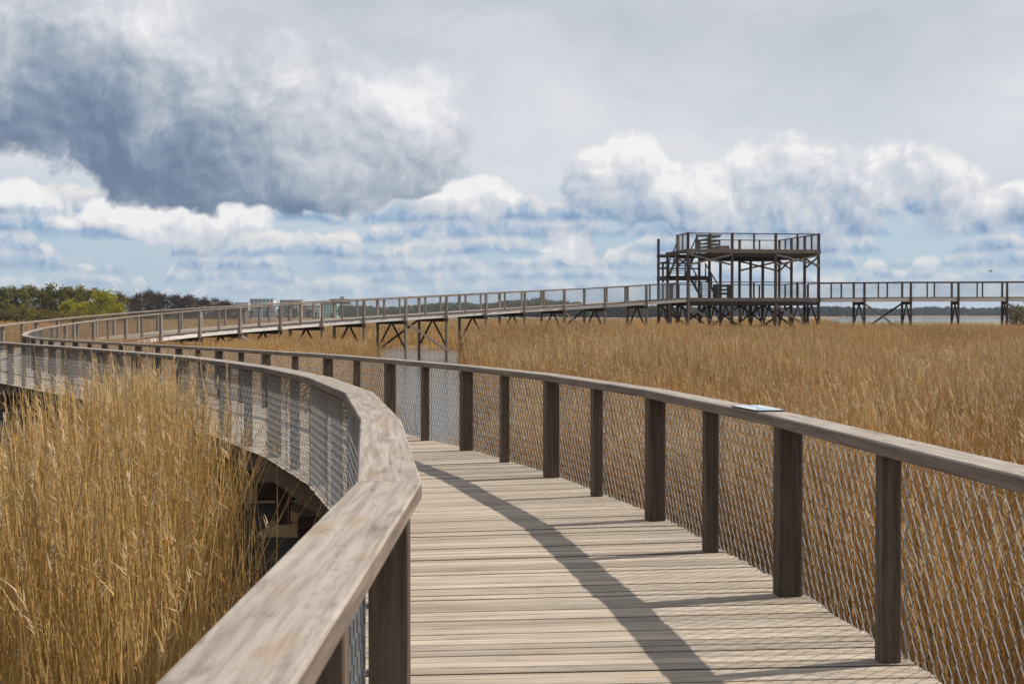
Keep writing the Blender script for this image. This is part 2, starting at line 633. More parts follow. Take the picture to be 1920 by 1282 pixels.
def handrail(parent, J, side, lo, hi, material_post, material_cap, big=.15, small=.10, tall_from=10**6, cap_w=.20, ext=0, low_pile=None):
    """Posts, cap boards and mesh along joints J[lo..hi]; side = +1 when outward is to the left of travel."""
    n = len(J)
    for i in range(lo, hi):
        a, b = J[i], J[i + 1]
        d = (b - a).xy.normalized()
        out = Vector((-d.y, d.x, 0)) * side
        # cap with mitred ends
        M, L = frame(a + Vector((0, 0, HR - .034)), b + Vector((0, 0, HR - .034)))
        def half(i0):
            if i0 <= 0 or i0 >= n - 1: return 0.0
            e0 = (J[i0] - J[i0 - 1]).xy; e1 = (J[i0 + 1] - J[i0]).xy
            return e0.angle_signed(e1) / -2.0
        h0, h1 = half(i), half(i + 1)
        sec = section(cap_w, .068, .008)
        v, f = prism(sec, lambda y: y * math.tan(h0) + .0015, lambda y: L - y * math.tan(h1) - .0015)
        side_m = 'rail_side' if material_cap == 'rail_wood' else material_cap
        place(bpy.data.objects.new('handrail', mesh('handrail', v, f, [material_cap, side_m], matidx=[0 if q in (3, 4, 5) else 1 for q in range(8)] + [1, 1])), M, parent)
        mid = (a + b) / 2
        for k, (p, q) in enumerate(((a, mid), (mid, b))):
            panel(p + Vector((0, 0, -.02)), q + Vector((0, 0, -.02)), out * .093, parent)
        # intermediate post
        M2, _ = frame(mid, mid + Vector((0, 0, 1)), up=(d.x, d.y, 0))
        o = bpy.data.objects.new('rail_post', beam_mesh(HR - .069, small, small, 'grey_wood' if i >= 17 and material_post == 'post_wood' else material_post))
        place(o, M2, parent)
        # stringer under the deck edge
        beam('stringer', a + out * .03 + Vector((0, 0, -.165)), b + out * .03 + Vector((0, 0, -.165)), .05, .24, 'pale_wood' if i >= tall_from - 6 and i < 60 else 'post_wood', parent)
    for i in range(lo, hi + 1):
        e = (J[min(i + 1, n - 1)] - J[max(i - 1, 0)]).xy.normalized()
        out = Vector((-e.y, e.x, 0)) * side
        a = J[i]
        if i >= tall_from:
            p = a + out * .105
            p0 = Vector((p.x, p.y, GROUND))
            M2, _ = frame(p0, p0 + Vector((0, 0, 1)), up=(e.x, e.y, 0))
            o = bpy.data.objects.new('rail_post', beam_mesh(a.z + HR - .069 - GROUND, .13, .15, 'grey_wood' if material_post == 'post_wood' else material_post))
            place(o, M2, parent)
        else:
            M2, _ = frame(a, a + Vector((0, 0, 1)), up=(e.x, e.y, 0))
            # two timbers side by side
            H = HR - .069
            mb_v, mb_f = [], []
            for s_ in (-1, 1):
                v, f = prism(section(.145, .072, .006), 0.0, H)
                k = len(mb_v)
                mb_v += [(x, y + (.004 if s_ > 0 else 0), z + s_ * .0375) for x, y, z in v]
                mb_f += [tuple(q + k for q in fa) for fa in f]
            key = ('big', material_post, round(H, 3))
            if key not in BEAMS:
                BEAMS[key] = mesh('rail_post', mb_v, mb_f, material_post)
            place(bpy.data.objects.new('rail_post', BEAMS[key]), M2, parent)
            # pile down into the water
            p = a - out * .10
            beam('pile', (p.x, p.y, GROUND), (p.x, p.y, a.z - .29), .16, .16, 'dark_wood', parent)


def bents(parent, Ra, La, lo, hi, dark='dark_wood', gap=.24):
    """Cross beam and inverted-V braces under the deck at each joint."""
    for i in range(lo, hi + 1):
        r, l = Ra[i], La[i]
        zt = r.z - .30 - gap * .5
        u = (l - r).normalized()
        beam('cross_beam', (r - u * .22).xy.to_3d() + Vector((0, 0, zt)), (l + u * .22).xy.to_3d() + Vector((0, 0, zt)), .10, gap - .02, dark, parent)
        if r.z > 1.2:
            m = (r + l) / 2
            drop = min(1.5, r.z - .2)
            for e in (r, l):
                t = (e - m).xy.normalized().to_3d()
                top = Vector((m.x, m.y, zt - .10)) + t * .10
                foot = Vector((e.x, e.y, zt - drop)) - t * .03
                beam('knee_brace', top, foot, .07, .12, dark, parent)


def long_brace(parent, A, B, low, out, material):
    """Diagonal between neighbouring bents along one side."""
    a = Vector(A) + out * .20; b = Vector(B) + out * .20
    beam('diagonal_brace', (a.x, a.y, a.z - .45), (b.x, b.y, low), .05, .13, material, parent)


RJv = [Vector(j) for j in RJ]
LJv, NRM = offset_line(RJ, WIDTH)
NJ = len(RJ)

# ------------------------------------------------------------------ ground, water
POND = np.array([(-.9, 25.6), (-2.0, 26.2), (-3.0, 32), (-4.6, 46), (-7.0, 70), (-9.0, 92), (-10.8, 101), (-21.5, 109), (-21, 117), (-9, 112), (-3.4, 108), (-2.6, 92), (-2.1, 75), (-1.3, 46), (-.8, 32)])
LAKE = np.array([(118, 530), (160, 512), (240, 500), (420, 470), (1400, 500), (2600, 1500), (900, 1480), (345, 1460), (230, 980)])


def inside(poly, x, y):
    c = np.zeros(x.shape, bool)
    j = len(poly) - 1
    for i in range(len(poly)):
        xi, yi = poly[i]; xj, yj = poly[j]
        with np.errstate(divide='ignore', invalid='ignore'):
            k = ((yi > y) != (yj > y)) & (x < (xj - xi) * (y - yi) / (yj - yi + 1e-12) + xi)
        c ^= k
        j = i
    return c


def dist_line(pts, x, y):
    d = np.full(x.shape, 1e9)
    for (ax, ay), (bx, by) in zip(pts[:-1], pts[1:]):
        dx, dy = bx - ax, by - ay
        t = np.clip(((x - ax) * dx + (y - ay) * dy) / (dx * dx + dy * dy), 0, 1)
        d = np.minimum(d, np.hypot(x - ax - t * dx, y - ay - t * dy))
    return d


def make_ground():
    gx = np.unique(np.concatenate([np.arange(-60, 60.1, 1.5), np.linspace(60, 300, 25), np.linspace(300, 7000, 30)]))
    gx = np.unique(np.concatenate([gx, -gx]))
    gy = np.unique(np.concatenate([np.arange(-30, 130.1, 1.5), np.linspace(130, 600, 40), np.linspace(600, 2600, 30), np.linspace(2600, 9000, 8), [-6000, -1500, -300, -80]]))
    X, Y = np.meshgrid(gx, gy)
    wet = inside(POND, X, Y) | inside(LAKE, X, Y)
    dark_area = (X < np.interp(Y, [l.y for l in LJv[:17]], [l.x + 1.2 for l in LJv[:17]])) & (X > -60) & (Y > -30) & (Y < 50)  # left side that gets the near-black ground instead of open water
    Z = np.where(wet, -.6, .06 + .05 * np.sin(X * .31) * np.cos(Y * .23))
    Z = np.where(~wet & (Y > 1440), .8, Z)
    Z = np.where(dark_area, .015 + .035 * np.sin(X * 2.1) * np.sin(Y * 1.7), Z)
    nx, ny = len(gx), len(gy)
    v = np.stack([X, Y, Z], -1).reshape(-1, 3)
    f, mi = [], []
    for j in range(ny - 1):
        for i in range(nx - 1):
            f.append((j * nx + i, j * nx + i + 1, (j + 1) * nx + i + 1, (j + 1) * nx + i))
            yc = (gy[j] + gy[j + 1]) / 2; xc = (gx[i] + gx[i + 1]) / 2
            green = (250 < yc < 640 and xc > .2 * yc) or (150 < yc < 190 and xc > 0)
            mi.append(2 if dark_area[j, i] and dark_area[j + 1, i + 1] else (1 if green else 0))
    o = bpy.data.objects.new('ground', mesh('ground', v, f, ['marsh_soil', 'meadow_grass', 'dark_ground'], True, mi))
    tag(place(o, Matrix()), kind='structure')
    s = 9000
    o = bpy.data.objects.new('water', mesh('water', [(-s, -s, 0), (s, -s, 0), (s, s, 0), (-s, s, 0)], [(0, 1, 2, 3)], 'water'))
    tag(place(o, Matrix()), kind='structure')


make_ground()

# ------------------------------------------------------------------ boardwalk
bw = empty('boardwalk', (0.7, 6, 0))
tag(bw, 'long curving grey timber boardwalk with wire mesh railings, rising on stilts towards the tower', 'boardwalk')
TALL = 21
handrail(bw, RJv, -1, 0, NJ - 1, 'post_wood', 'rail_wood', tall_from=TALL)
handrail(bw, LJv, +1, 0, NJ - 1, 'post_wood', 'rail_wood', tall_from=TALL, cap_w=.24)
bents(bw, RJv, LJv, 0, NJ - 2)
for i in (26, 30, 34):
    dR = (RJv[i + 1] - RJv[i]).xy.normalized(); oR = Vector((dR.y, -dR.x, 0))
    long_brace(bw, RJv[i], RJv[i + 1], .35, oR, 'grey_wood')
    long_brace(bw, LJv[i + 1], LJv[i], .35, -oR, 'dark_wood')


PLANK_MI = [1, 1, 0, 0, 0, 1, 1, 1]      # bleached on top; sides coloured dark for the shade in the gaps


def plank_meshes():
    out = []
    for k in range(4):
        L = WIDTH + .22
        w, h = .1065, .036
        r = random.Random(k)
        sec = [(-w / 2, -h / 2), (w / 2, -h / 2), (w / 2, h / 2 - .003), (w / 2 - .003, h / 2), (-w / 2 + .003, h / 2), (-w / 2, h / 2 - .003)]
        v, f = prism(sec, -L / 2 + r.uniform(-.012, .012), L / 2 + r.uniform(-.012, .012))
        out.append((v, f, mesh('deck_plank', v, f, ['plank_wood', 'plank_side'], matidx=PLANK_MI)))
    return out


PL = plank_meshes()


def deck(parent, Ra, La, first, count, pitch=.1215):
    """Planks across the course; planks in the range [first, first+count) by distance are objects, others joined."""
    Cn = [(r + l) / 2 for r, l in zip(Ra, La)]
    hd = []
    for i in range(len(Cn) - 1):
        d = Cn[i + 1] - Cn[i]
        hd.append(math.atan2(d.y, d.x))
    for i in range(1, len(hd)):
        while hd[i] - hd[i - 1] > math.pi: hd[i] -= 2 * math.pi
        while hd[i] - hd[i - 1] < -math.pi: hd[i] += 2 * math.pi
    jh = [hd[0]] + [(hd[i] + hd[i - 1]) / 2 for i in range(1, len(hd))] + [hd[-1]]
    s = 0.0
    k = 0
    rest = MB()
    rr = random.Random(3)
    for i in range(len(Cn) - 1):
        d = Cn[i + 1] - Cn[i]
        L = d.length
        while s < L:
            t = s / L
            p = Cn[i] + d * t
            a = jh[i] * (1 - t) + jh[i + 1] * t
            slope = math.asin(d.z / L)
            M = Matrix.Translation(p + Vector((0, 0, -.018 + rr.uniform(-.0035, .0035)))) @ Matrix.Rotation(a + rr.uniform(-.0022, .0022), 4, 'Z') @ Matrix.Rotation(-slope, 4, 'Y') @ Matrix.Rotation(math.pi / 2, 4, 'Z') @ Matrix.Rotation(rr.uniform(-.008, .008), 4, 'X')
            v, f, me = PL[rr.randrange(4)]
            if first <= p.y and k < count:
                place(bpy.data.objects.new('deck_plank', me), M, parent)
                k += 1
            else:
                rest.add([M @ Vector(q) for q in v], f)
            s += pitch
        s -= L
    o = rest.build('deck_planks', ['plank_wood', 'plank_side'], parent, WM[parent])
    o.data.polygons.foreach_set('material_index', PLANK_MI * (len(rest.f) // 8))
    tag(o, kind='stuff')


deck(bw, RJv, LJv, 3.6, 300)

# ------------------------------------------------------------------ walkway beyond the tower
TH = R(82)
E1 = Vector((math.sin(TH), math.cos(TH), 0)); E2 = Vector((-math.cos(TH), math.sin(TH), 0))
T0 = Vector((12.348, 99.896, 0))
ZL, ZU = 3.80, 7.22
COLS = (0.0, 3.2, 6.38, 9.55)
ROWS = (0.0, 2.9, 5.8, 8.6)


def tp(u, v, z=0.0):
    return T0 + E1 * u + E2 * v + Vector((0, 0, z))


pts = [tp(9.55, 0, ZL)]
for hdg in (85, 90, 95, 100, 104, 108):
    q = pts[-1] + Vector((math.sin(R(hdg)), math.cos(R(hdg)), 0)) * 3.32
    q.z = min(ZL + .06, pts[-1].z + .03)
    pts.append(q)
EL, _ = offset_line(pts, WIDTH)
ew = empty('elevated_walkway', (pts[3].x, pts[3].y, 0))
tag(ew, 'level stilted timber walkway with mesh railings leading away from the tower beside the lake', 'walkway')
handrail(ew, pts, -1, 0, len(pts) - 1, 'tower_wood', 'tower_wood', tall_from=0)
handrail(ew, EL, +1, 0, len(pts) - 1, 'tower_wood', 'tower_wood', tall_from=0)
bents(ew, pts, EL, 1, len(pts) - 1)
deck(ew, pts, EL, 1e9, 0)
for i in (1, 4):
    dR = (pts[i + 1] - pts[i]).xy.normalized(); oR = Vector((dR.y, -dR.x, 0))
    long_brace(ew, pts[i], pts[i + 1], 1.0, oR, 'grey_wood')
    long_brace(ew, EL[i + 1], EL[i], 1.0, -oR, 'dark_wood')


# ------------------------------------------------------------------ observation tower
def tower():
    t = empty('observation_tower', tp(4.8, 4.3, 0))
    tag(t, 'two storey open timber observation tower with stairs standing on stilts in the reeds', 'tower')
    W = 'tower_wood'
    up = lambda u, v: (E1.x, E1.y, 0)
    # posts
    for i, u in enumerate(COLS):
        for j, v in enumerate(ROWS):
            top = ZU + HR + .05
            if (i, j) == (0, 2): top = ZU
            edge = i in (0, 3) or j in (0, 3)
            if not edge: top = ZU - .2
            if (i, j) in ((1, 3), (1, 2)): top = ZU + HR
            p = tp(u, v, GROUND)
            M, _ = frame(p, p + Vector((0, 0, 1)), up=E1)
            place(bpy.data.objects.new('post', beam_mesh(top - GROUND, .17, .17, W)), M, t)
    # beams and decks of both levels
    for z, name in ((ZL, 'lower'), (ZU, 'upper')):
        for v in ROWS:
            u0 = 0.0 if (z == ZL or v < 3) else 3.2
            beam('floor_beam', tp(u0, v, z - .42), tp(9.55, v, z - .42), .10, .22, 'dark_wood', t)
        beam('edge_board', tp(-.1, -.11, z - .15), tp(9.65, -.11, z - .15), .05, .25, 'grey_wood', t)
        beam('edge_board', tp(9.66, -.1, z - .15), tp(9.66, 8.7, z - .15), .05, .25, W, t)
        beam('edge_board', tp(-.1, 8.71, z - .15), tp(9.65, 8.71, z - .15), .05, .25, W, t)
        beam('edge_board', tp(-.11, -.1, z - .15), tp(-.11, 5.9 if z == ZU else 8.7, z - .15), .05, .25, W, t)
        pk = MB()
        k = 0
        u = 0.0
        while u < 9.58:
            hole = z == ZU and u < 3.1
            pk.beam(tp(u, -.07, z - .017), tp(u, 2.95 if hole else 8.67, z - .017), .1125, .032, c=.003)
            u += .12
        tag(pk.build('deck_planks', 'grey_wood', t, WM[t]), kind='stuff')
    # railings
    def rail(a, b, z, n, mid=True):
        a3, b3 = tp(*a, z), tp(*b, z)
        d = (b3 - a3).normalized()
        beam('handrail', a3 + Vector((0, 0, HR)), b3 + Vector((0, 0, HR)), .17, .06, W, t)
        for k in range(n):
            p0 = a3.lerp(b3, k / n); p1 = a3.lerp(b3, (k + 1) / n)
            out = Vector((d.y, -d.x, 0))
            panel(p0, p1, out * .05, t)
            if k:
                M, _ = frame(p0, p0 + Vector((0, 0, 1)), up=d)
                place(bpy.data.objects.new('rail_post', beam_mesh(HR - .03, .11, .11, W)), M, t)
    for z in (ZL, ZU):
        for k in range(3):
            rail((COLS[k], 0), (COLS[k + 1], 0), z, 2)
        for k in range(3):
            rail((9.55, ROWS[k]), (9.55, ROWS[k + 1]), z, 2) if z == ZU or k > 0 else None
        for k in range(1 if z == ZU else 0, 3):
            rail((COLS[k + 1], 8.6), (COLS[k], 8.6), z, 2)
    rail((0, 2.9), (0, 0), ZU, 2)
    rail((0, 8.6), (0, 2.9), ZL, 4)
    # slatted guard at the stair head
    for v0, v1, u0, u1 in ((2.9, 2.9, 1.45, 3.2), (2.9, 5.8, 3.2, 3.2), (5.8, 8.6, 3.2, 3.2)):
        for zz in (.25, .5, .75, 1.06):
            beam('guard_slat', tp(u0, v0, ZU + zz), tp(u1, v1, ZU + zz), .04, .11, W, t)
    for u, v in ((1.45, 2.9), (2.3, 2.9)):
        beam('guard_post', tp(u, v, ZU), tp(u, v, ZU + 1.15), .12, .12, W, t, up=E1)
    beam('guard_cap', tp(1.35, 2.9, ZU + 1.16), tp(3.3, 2.9, ZU + 1.16), .17, .05, W, t)
    # stairs: lower flight rises away, half landing, upper flight rises back
    ZM = 5.5
    def flight(u0, u1, va, za, vb, zb):
        mb = MB()
        for u in (u0, u1):
            mb.beam(tp(u, va, za - .05), tp(u, vb, zb - .05), .06, .26)
        fl = mb.build('stair_flight', W, t, WM[t])
        for u in (u0, u1):
            beam('stair_rail', tp(u, va, za + .95), tp(u, vb, zb + .95), .06, .10, W, fl)
            for q in (.04, .5, .96):
                p = tp(u, va + (vb - va) * q, za + (zb - za) * q)
                beam('stair_post', p, p + Vector((0, 0, .95)), .08, .08, W, fl, up=E1)
        for k in range(1, 10):
            q = k / 10
            v = va + (vb - va) * q; z = za + (zb - za) * q
            beam('tread', tp(u0, v, z), tp(u1, v, z), .26, .045, W, fl)
    flight(1.75, 2.95, 2.6, ZL, 6.1, ZM)
    flight(.15, 1.40, 6.1, ZM, 2.95, ZU)
    lm = MB()
    v = 6.1
    while v < 8.6:
        lm.beam(tp(.0, v, ZM - .02), tp(3.15, v, ZM - .02), .115, .035, c=.003)
        v += .122
    tag(lm.build('landing_planks', W, t, WM[t]), kind='stuff')
    beam('landing_beam', tp(0, 6.05, ZM - .17), tp(3.2, 6.05, ZM - .17), .08, .24, W, t)
    beam('landing_beam', tp(-.1, 8.66, ZM - .17), tp(3.2, 8.66, ZM - .17), .08, .24, W, t)
    beam('landing_beam', tp(-.05, 6.0, ZM - .17), tp(-.05, 8.7, ZM - .17), .08, .24, W, t)
    for zz in (.62, 1.02):
        beam('landing_rail', tp(0, 5.8, ZM + zz), tp(0, 8.6, ZM + zz), .06, .11, W, t)
        beam('landing_rail', tp(0, 8.6, ZM + zz), tp(3.2, 8.6, ZM + zz), .06, .11, W, t)
    beam('landing_post', tp(0, 7.2, ZM - .5), tp(0, 7.2, ZM + 1.05), .14, .14, W, t, up=E1)
    # X braces below the upper deck
    def xb(a, b, z1, z0, material, o=-.13):
        beam('cross_brace', tp(a[0], a[1] + o, z1), tp(b[0], b[1] + o, z0), .045, .13, material, t)
        beam('cross_brace', tp(a[0], a[1] + o - .05, z0), tp(b[0], b[1] + o - .05, z1), .045, .13, material, t)
    for k in (0, 2):
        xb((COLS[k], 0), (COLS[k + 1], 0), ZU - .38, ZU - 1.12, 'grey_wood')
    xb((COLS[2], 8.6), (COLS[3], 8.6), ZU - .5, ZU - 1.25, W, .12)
    for k in (0, 2):
        xb((9.55, ROWS[k]), (9.55, ROWS[k + 1]), ZU - .5, ZU - 1.25, W, 0)
    xb((0, ROWS[0]), (0, ROWS[1]), ZU - .5, ZU - 1.2, W, 0)
    # struts below the lower deck: inverted V in every frame
    for u in COLS:
        for k in range(3):
            va, vb = ROWS[k], ROWS[k + 1]
            m = (va + vb) / 2
            beam('knee_brace', tp(u, m - .05, ZL - .5), tp(u, va + .05, ZL - 2.0), .07, .12, 'dark_wood', t)
            beam('knee_brace', tp(u, m + .05, ZL - .5), tp(u, vb - .05, ZL - 2.0), .07, .12, 'dark_wood', t)
    for v in ROWS:
        for k in range(3):
            ua, ub = COLS[k], COLS[k + 1]
            if v == 0 and k == 1: continue
            a, b = (ua, ub) if (k + int(v)) % 2 == 0 else (ub, ua)
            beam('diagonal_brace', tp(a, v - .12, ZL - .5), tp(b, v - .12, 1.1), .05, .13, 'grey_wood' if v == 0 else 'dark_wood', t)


tower()


def bench(u0, u1, v, z, label):
    b = empty('bench', tp((u0 + u1) / 2, v, z))
    tag(b, label, 'bench')
    for u in (u0, u1):
        beam('end_panel', tp(u, v, z), tp(u, v, z + 1.0), .34, .30, 'dark_wood', b, up=E1)
    for zz in (.32, .62, .88):
        beam('back_slat', tp(u0, v + .15, z + zz), tp(u1, v + .15, z + zz), .04, .13, 'dark_wood', b)
    for dv in (-.1, 0, .1):
        beam('seat_slat', tp(u0, v + dv - .12, z + .42), tp(u1, v + dv - .12, z + .42), .085, .04, 'dark_wood', b)


bench(2.95, 4.0, 3.3, ZL, 'dark slatted bench with solid ends on the lower deck of the tower')
bx = empty('bench', tp(3.7, 4.6, ZU))
tag(bx, 'low solid timber bench on the upper deck of the tower', 'bench')
for k in range(4):
    beam('seat_slat', tp(3.35, 4.4 + .11 * k, ZU + .43), tp(4.3, 4.4 + .11 * k, ZU + .43), .10, .04, 'tower_wood', bx)
for zz in (.10, .22, .34):
    beam('front_board', tp(3.37, 4.38, ZU + zz), tp(4.28, 4.38, ZU + zz), .03, .115, 'grey_wood', bx)
for u in (3.42, 4.23):
    beam('leg', tp(u, 4.6, ZU), tp(u, 4.6, ZU + .41), .08, .30, 'tower_wood', bx, up=E1)


# ------------------------------------------------------------------ information panel on the handrail
def info_panel():
    m, n, b = mat('printed_panel')
    tc = n.new('ShaderNodeTexCoord')
    p = S(n, tc.outputs['Object'])
    x, y, z = n.xyz(p)
    a = n.noise(n.vmath('MULTIPLY', p, (5, 9, 1)), 1.0, 3, .5)
    land = n.smooth(n.math('ABSOLUTE', y - (a - .5) * .12), .045, .03)
    c = n.mix(land, (.66, .71, .71), (.28, .46, .58))
    edge = n.math('MAXIMUM', n.math('ABSOLUTE', x) * .345, n.math('ABSOLUTE', y))
    c = n.mix(n.smooth(edge, .076, .078), c, (.72, .72, .70))
    n.put(b.inputs['Base Color'], c)
    b.inputs['Roughness'].default_value = .25
    simple('panel_edge', (.05, .05, .05), .5)
    a, bb = RJv[4], RJv[5]
    d = (bb - a).normalized()
    mid = a + d * .58 + Vector((0, 0, HR + .004))
    M, _ = frame(mid, mid + d)
    t = place(bpy.data.objects.new('information_panel', None), M)
    tag(t, 'small blue and white printed information panel lying on the boardwalk handrail', 'sign')
    mb = MB(); mb.box(-.265, .265, -.098, .098, 0, .006)
    place(bpy.data.objects.new('backing', mesh('backing', mb.v, mb.f, 'panel_edge')), M, t)
    mb = MB(); mb.box(-.263, .263, -.096, .096, .006, .009)
    place(bpy.data.objects.new('print', mesh('print', mb.v, mb.f, 'printed_panel')), M, t)
    for sx in (-1, 1):
        for sy in (-1, 1):
            mb = MB(); mb.box(sx * .245 - .005, sx * .245 + .005, sy * .08 - .005, sy * .08 + .005, .009, .013)
            place(bpy.data.objects.new('screw', mesh('screw', mb.v, mb.f, 'galvanised')), M, t)


info_panel()


# ------------------------------------------------------------------ instanced growth (reeds, far woods)
def scatter(name, variants, mats, pts, rot, scl, vid, label, cat):
    """One object: clump shapes plus anchor points, instanced by geometry nodes."""
    V, F, MI, A = [], [], [], []
    for k, (v, f, mi) in enumerate(variants):
        b = len(V)
        V += v
        F += [tuple(i + b for i in q) for q in f]
        MI += mi
        A += [k] * len(v)
    nb = len(V)
    V = np.concatenate([np.array(V, float).reshape(-1, 3), pts])
    me = bpy.data.meshes.new(name)
    me.from_pydata(V.tolist(), [], F)
    for m in mats:
        me.materials.append(MATS[m])
    me.polygons.foreach_set('material_index', MI)
    at = me.attributes.new('vid', 'INT', 'POINT')
    at.data.foreach_set('value', np.concatenate([np.array(A), 100 + vid]).astype(np.int32))
    ar = me.attributes.new('rot', 'FLOAT_VECTOR', 'POINT')
    ar.data.foreach_set('vector', np.concatenate([np.zeros((nb, 3)), rot]).astype(np.float32).ravel())
    as_ = me.attributes.new('scl', 'FLOAT_VECTOR', 'POINT')
    as_.data.foreach_set('vector', np.concatenate([np.ones((nb, 3)), scl]).astype(np.float32).ravel())
    o = bpy.data.objects.new(name, me)
    place(o, Matrix())
    g = bpy.data.node_groups.new(name, 'GeometryNodeTree')
    g.interface.new_socket('Geometry', in_out='INPUT', socket_type='NodeSocketGeometry')
    g.interface.new_socket('Geometry', in_out='OUTPUT', socket_type='NodeSocketGeometry')
    N = g.nodes; Lk = g.links
    gi = N.new('NodeGroupInput'); go = N.new('NodeGroupOutput')
    jn = N.new('GeometryNodeJoinGeometry')
    def named(nm, dt):
        q = N.new('GeometryNodeInputNamedAttribute'); q.data_type = dt
        q.inputs['Name'].default_value = nm
        return q.outputs[0]
    aid = named('vid', 'INT'); arot = named('rot', 'FLOAT_VECTOR'); ascl = named('scl', 'FLOAT_VECTOR')
    def sep(val):
        c = N.new('FunctionNodeCompare'); c.data_type = 'INT'; c.operation = 'EQUAL'
        Lk.new(aid, c.inputs[2]); c.inputs[3].default_value = val
        s = N.new('GeometryNodeSeparateGeometry'); s.domain = 'POINT'
        Lk.new(gi.outputs[0], s.inputs[0]); Lk.new(c.outputs[0], s.inputs[1])
        return s.outputs[0]
    for k in range(len(variants)):
        src = sep(k); an = sep(100 + k)
        ip = N.new('GeometryNodeInstanceOnPoints')
        Lk.new(an, ip.inputs['Points']); Lk.new(src, ip.inputs['Instance'])
        Lk.new(arot, ip.inputs['Rotation']); Lk.new(ascl, ip.inputs['Scale'])
        Lk.new(ip.outputs[0], jn.inputs[0])
    Lk.new(jn.outputs[0], go.inputs[0])
    md = o.modifiers.new('growth', 'NODES')
    md.node_group = g
    tag(o, label, cat, kind='stuff')
    return o


def reed_clump(seed, n, rad, h, hv, thick, seg, plume, leaves, lean=(0, 0), wild=.10, sides=3):
    r = random.Random(seed)
    V, F, M = [], [], []
    def tube(path, rads, mi):
        prev = None
        for p, q in zip(path, rads):
            b = len(V)
            for k in range(sides):
                a = 2 * math.pi * k / sides
                V.append((p[0] + math.cos(a) * q, p[1] + math.sin(a) * q, p[2]))
            if prev is not None:
                for k in range(sides):
                    F.append((prev + k, prev + (k + 1) % sides, b + (k + 1) % sides, b + k)); M.append(mi)
            prev = b
    def blade(p, d, L, w, droop, mi):
        d = Vector(d).normalized()
        sd_ = d.cross(Vector((0, 0, 1)))
        if sd_.length < .01: sd_ = Vector((1, 0, 0))
        sd_.normalize()
        p = Vector(p); prev = None
        for k in range(3):
            t = k / 2
            c = p + d * (L * t) + Vector((0, 0, -droop * t * t))
            ww = w * (1 - t * .92)
            b = len(V)
            V.append(tuple(c - sd_ * ww)); V.append(tuple(c + sd_ * ww))
            if prev is not None:
                F.append((prev, prev + 1, b + 1, b)); M.append(mi)
            prev = b
    for _ in range(n):
        a = r.uniform(0, 6.283); q = rad * math.sqrt(r.random())
        x, y = q * math.cos(a), q * math.sin(a)
        H = h * r.gauss(1, hv)
        if r.random() < .12: H *= r.uniform(.4, .8)
        lx = lean[0] + r.gauss(0, wild); ly = lean[1] + r.gauss(0, wild)
        if r.random() < .06: lx *= 2.2; ly *= 2.2; H *= .92
        cx, cy = r.gauss(0, .05), r.gauss(0, .05)
        path, rads = [], []
        for k in range(seg + 1):
            t = k / seg
            path.append((x + lx * H * t + cx * H * t * t, y + ly * H * t + cy * H * t * t, H * t))
            rads.append(thick * (1 - .62 * t) * (1.0))
        tube(path, rads, 0)
        if r.random() < plume:
            tip = Vector(path[-1]); dr = Vector((lx + cx * 2, ly + cy * 2, 1)).normalized()
            side = Vector((r.gauss(0, 1), r.gauss(0, 1), 0)).normalized()
            L = r.uniform(.13, .24)
            for k in range(7 if sides > 2 and seg > 3 else 4):
                t = k / 6
                p = tip - dr * (L * (1 - t) * .9)
                dd = dr * .9 + side * r.uniform(.05, .7) + Vector((r.gauss(0, .25), r.gauss(0, .25), 0))
                blade(p, dd, L * r.uniform(.35, .6), thick * r.uniform(.7, 1.5), L * .12, 1)
        for k in range(leaves):
            if r.random() < .6:
                t = r.uniform(.25, .85)
                i = min(int(t * seg), seg - 1)
                p = path[i]
                aa = r.uniform(0, 6.283)
                blade(p, (math.cos(aa) * .5, math.sin(aa) * .5, r.uniform(.3, 1.2)), r.uniform(.18, .42), thick * .75, r.uniform(0, .15), 0)
    return V, F, M


WALK = [((r.x + l.x) / 2, (r.y + l.y) / 2) for r, l in zip(RJv, LJv)]
WALK_LOW = WALK[:25]


def sample(n, x0, x1, y0, y1):
    return rng.uniform(x0, x1, n), rng.uniform(y0, y1, n)


def lumps(x, y, s, seed):
    q = np.random.default_rng(seed)
    o = np.zeros_like(x)
    for k in range(6):
        a = q.uniform(0, 6.283); fq = s * q.uniform(.5, 2.2)
        o += np.sin((x * math.cos(a) + y * math.sin(a)) * fq + q.uniform(0, 6.28))
    return o / 6


def reeds(name, label, x, y, hscale, clumps, mats, tilt=.06, flat=1.0):
    n = len(x)
    z = np.full(n, -.12)
    rot = np.stack([rng.normal(0, tilt, n), rng.normal(0, tilt, n), rng.uniform(-.9, .9, n)], 1)
    sxy = rng.uniform(.85, 1.2, n) * flat
    scl = np.stack([sxy, sxy, hscale], 1)
    scatter(name, clumps, mats, np.stack([x, y, z], 1), rot, scl, rng.integers(0, len(clumps), n), label, 'reeds')


def frustum(x, y, m=2.5):
    return np.abs(x) < y * .375 + m


Lx = np.array([l.x for l in LJv]); Ly = np.array([l.y for l in LJv])
Rx = np.array([r.x for r in RJv]); Ry = np.array([r.y for r in RJv])
low = slice(0, 17)


def left_of_walk(x, y): return x < np.interp(y, Ly[low], Lx[low])
def right_of_walk(x, y): return x > np.interp(y, Ry[low], Rx[low])


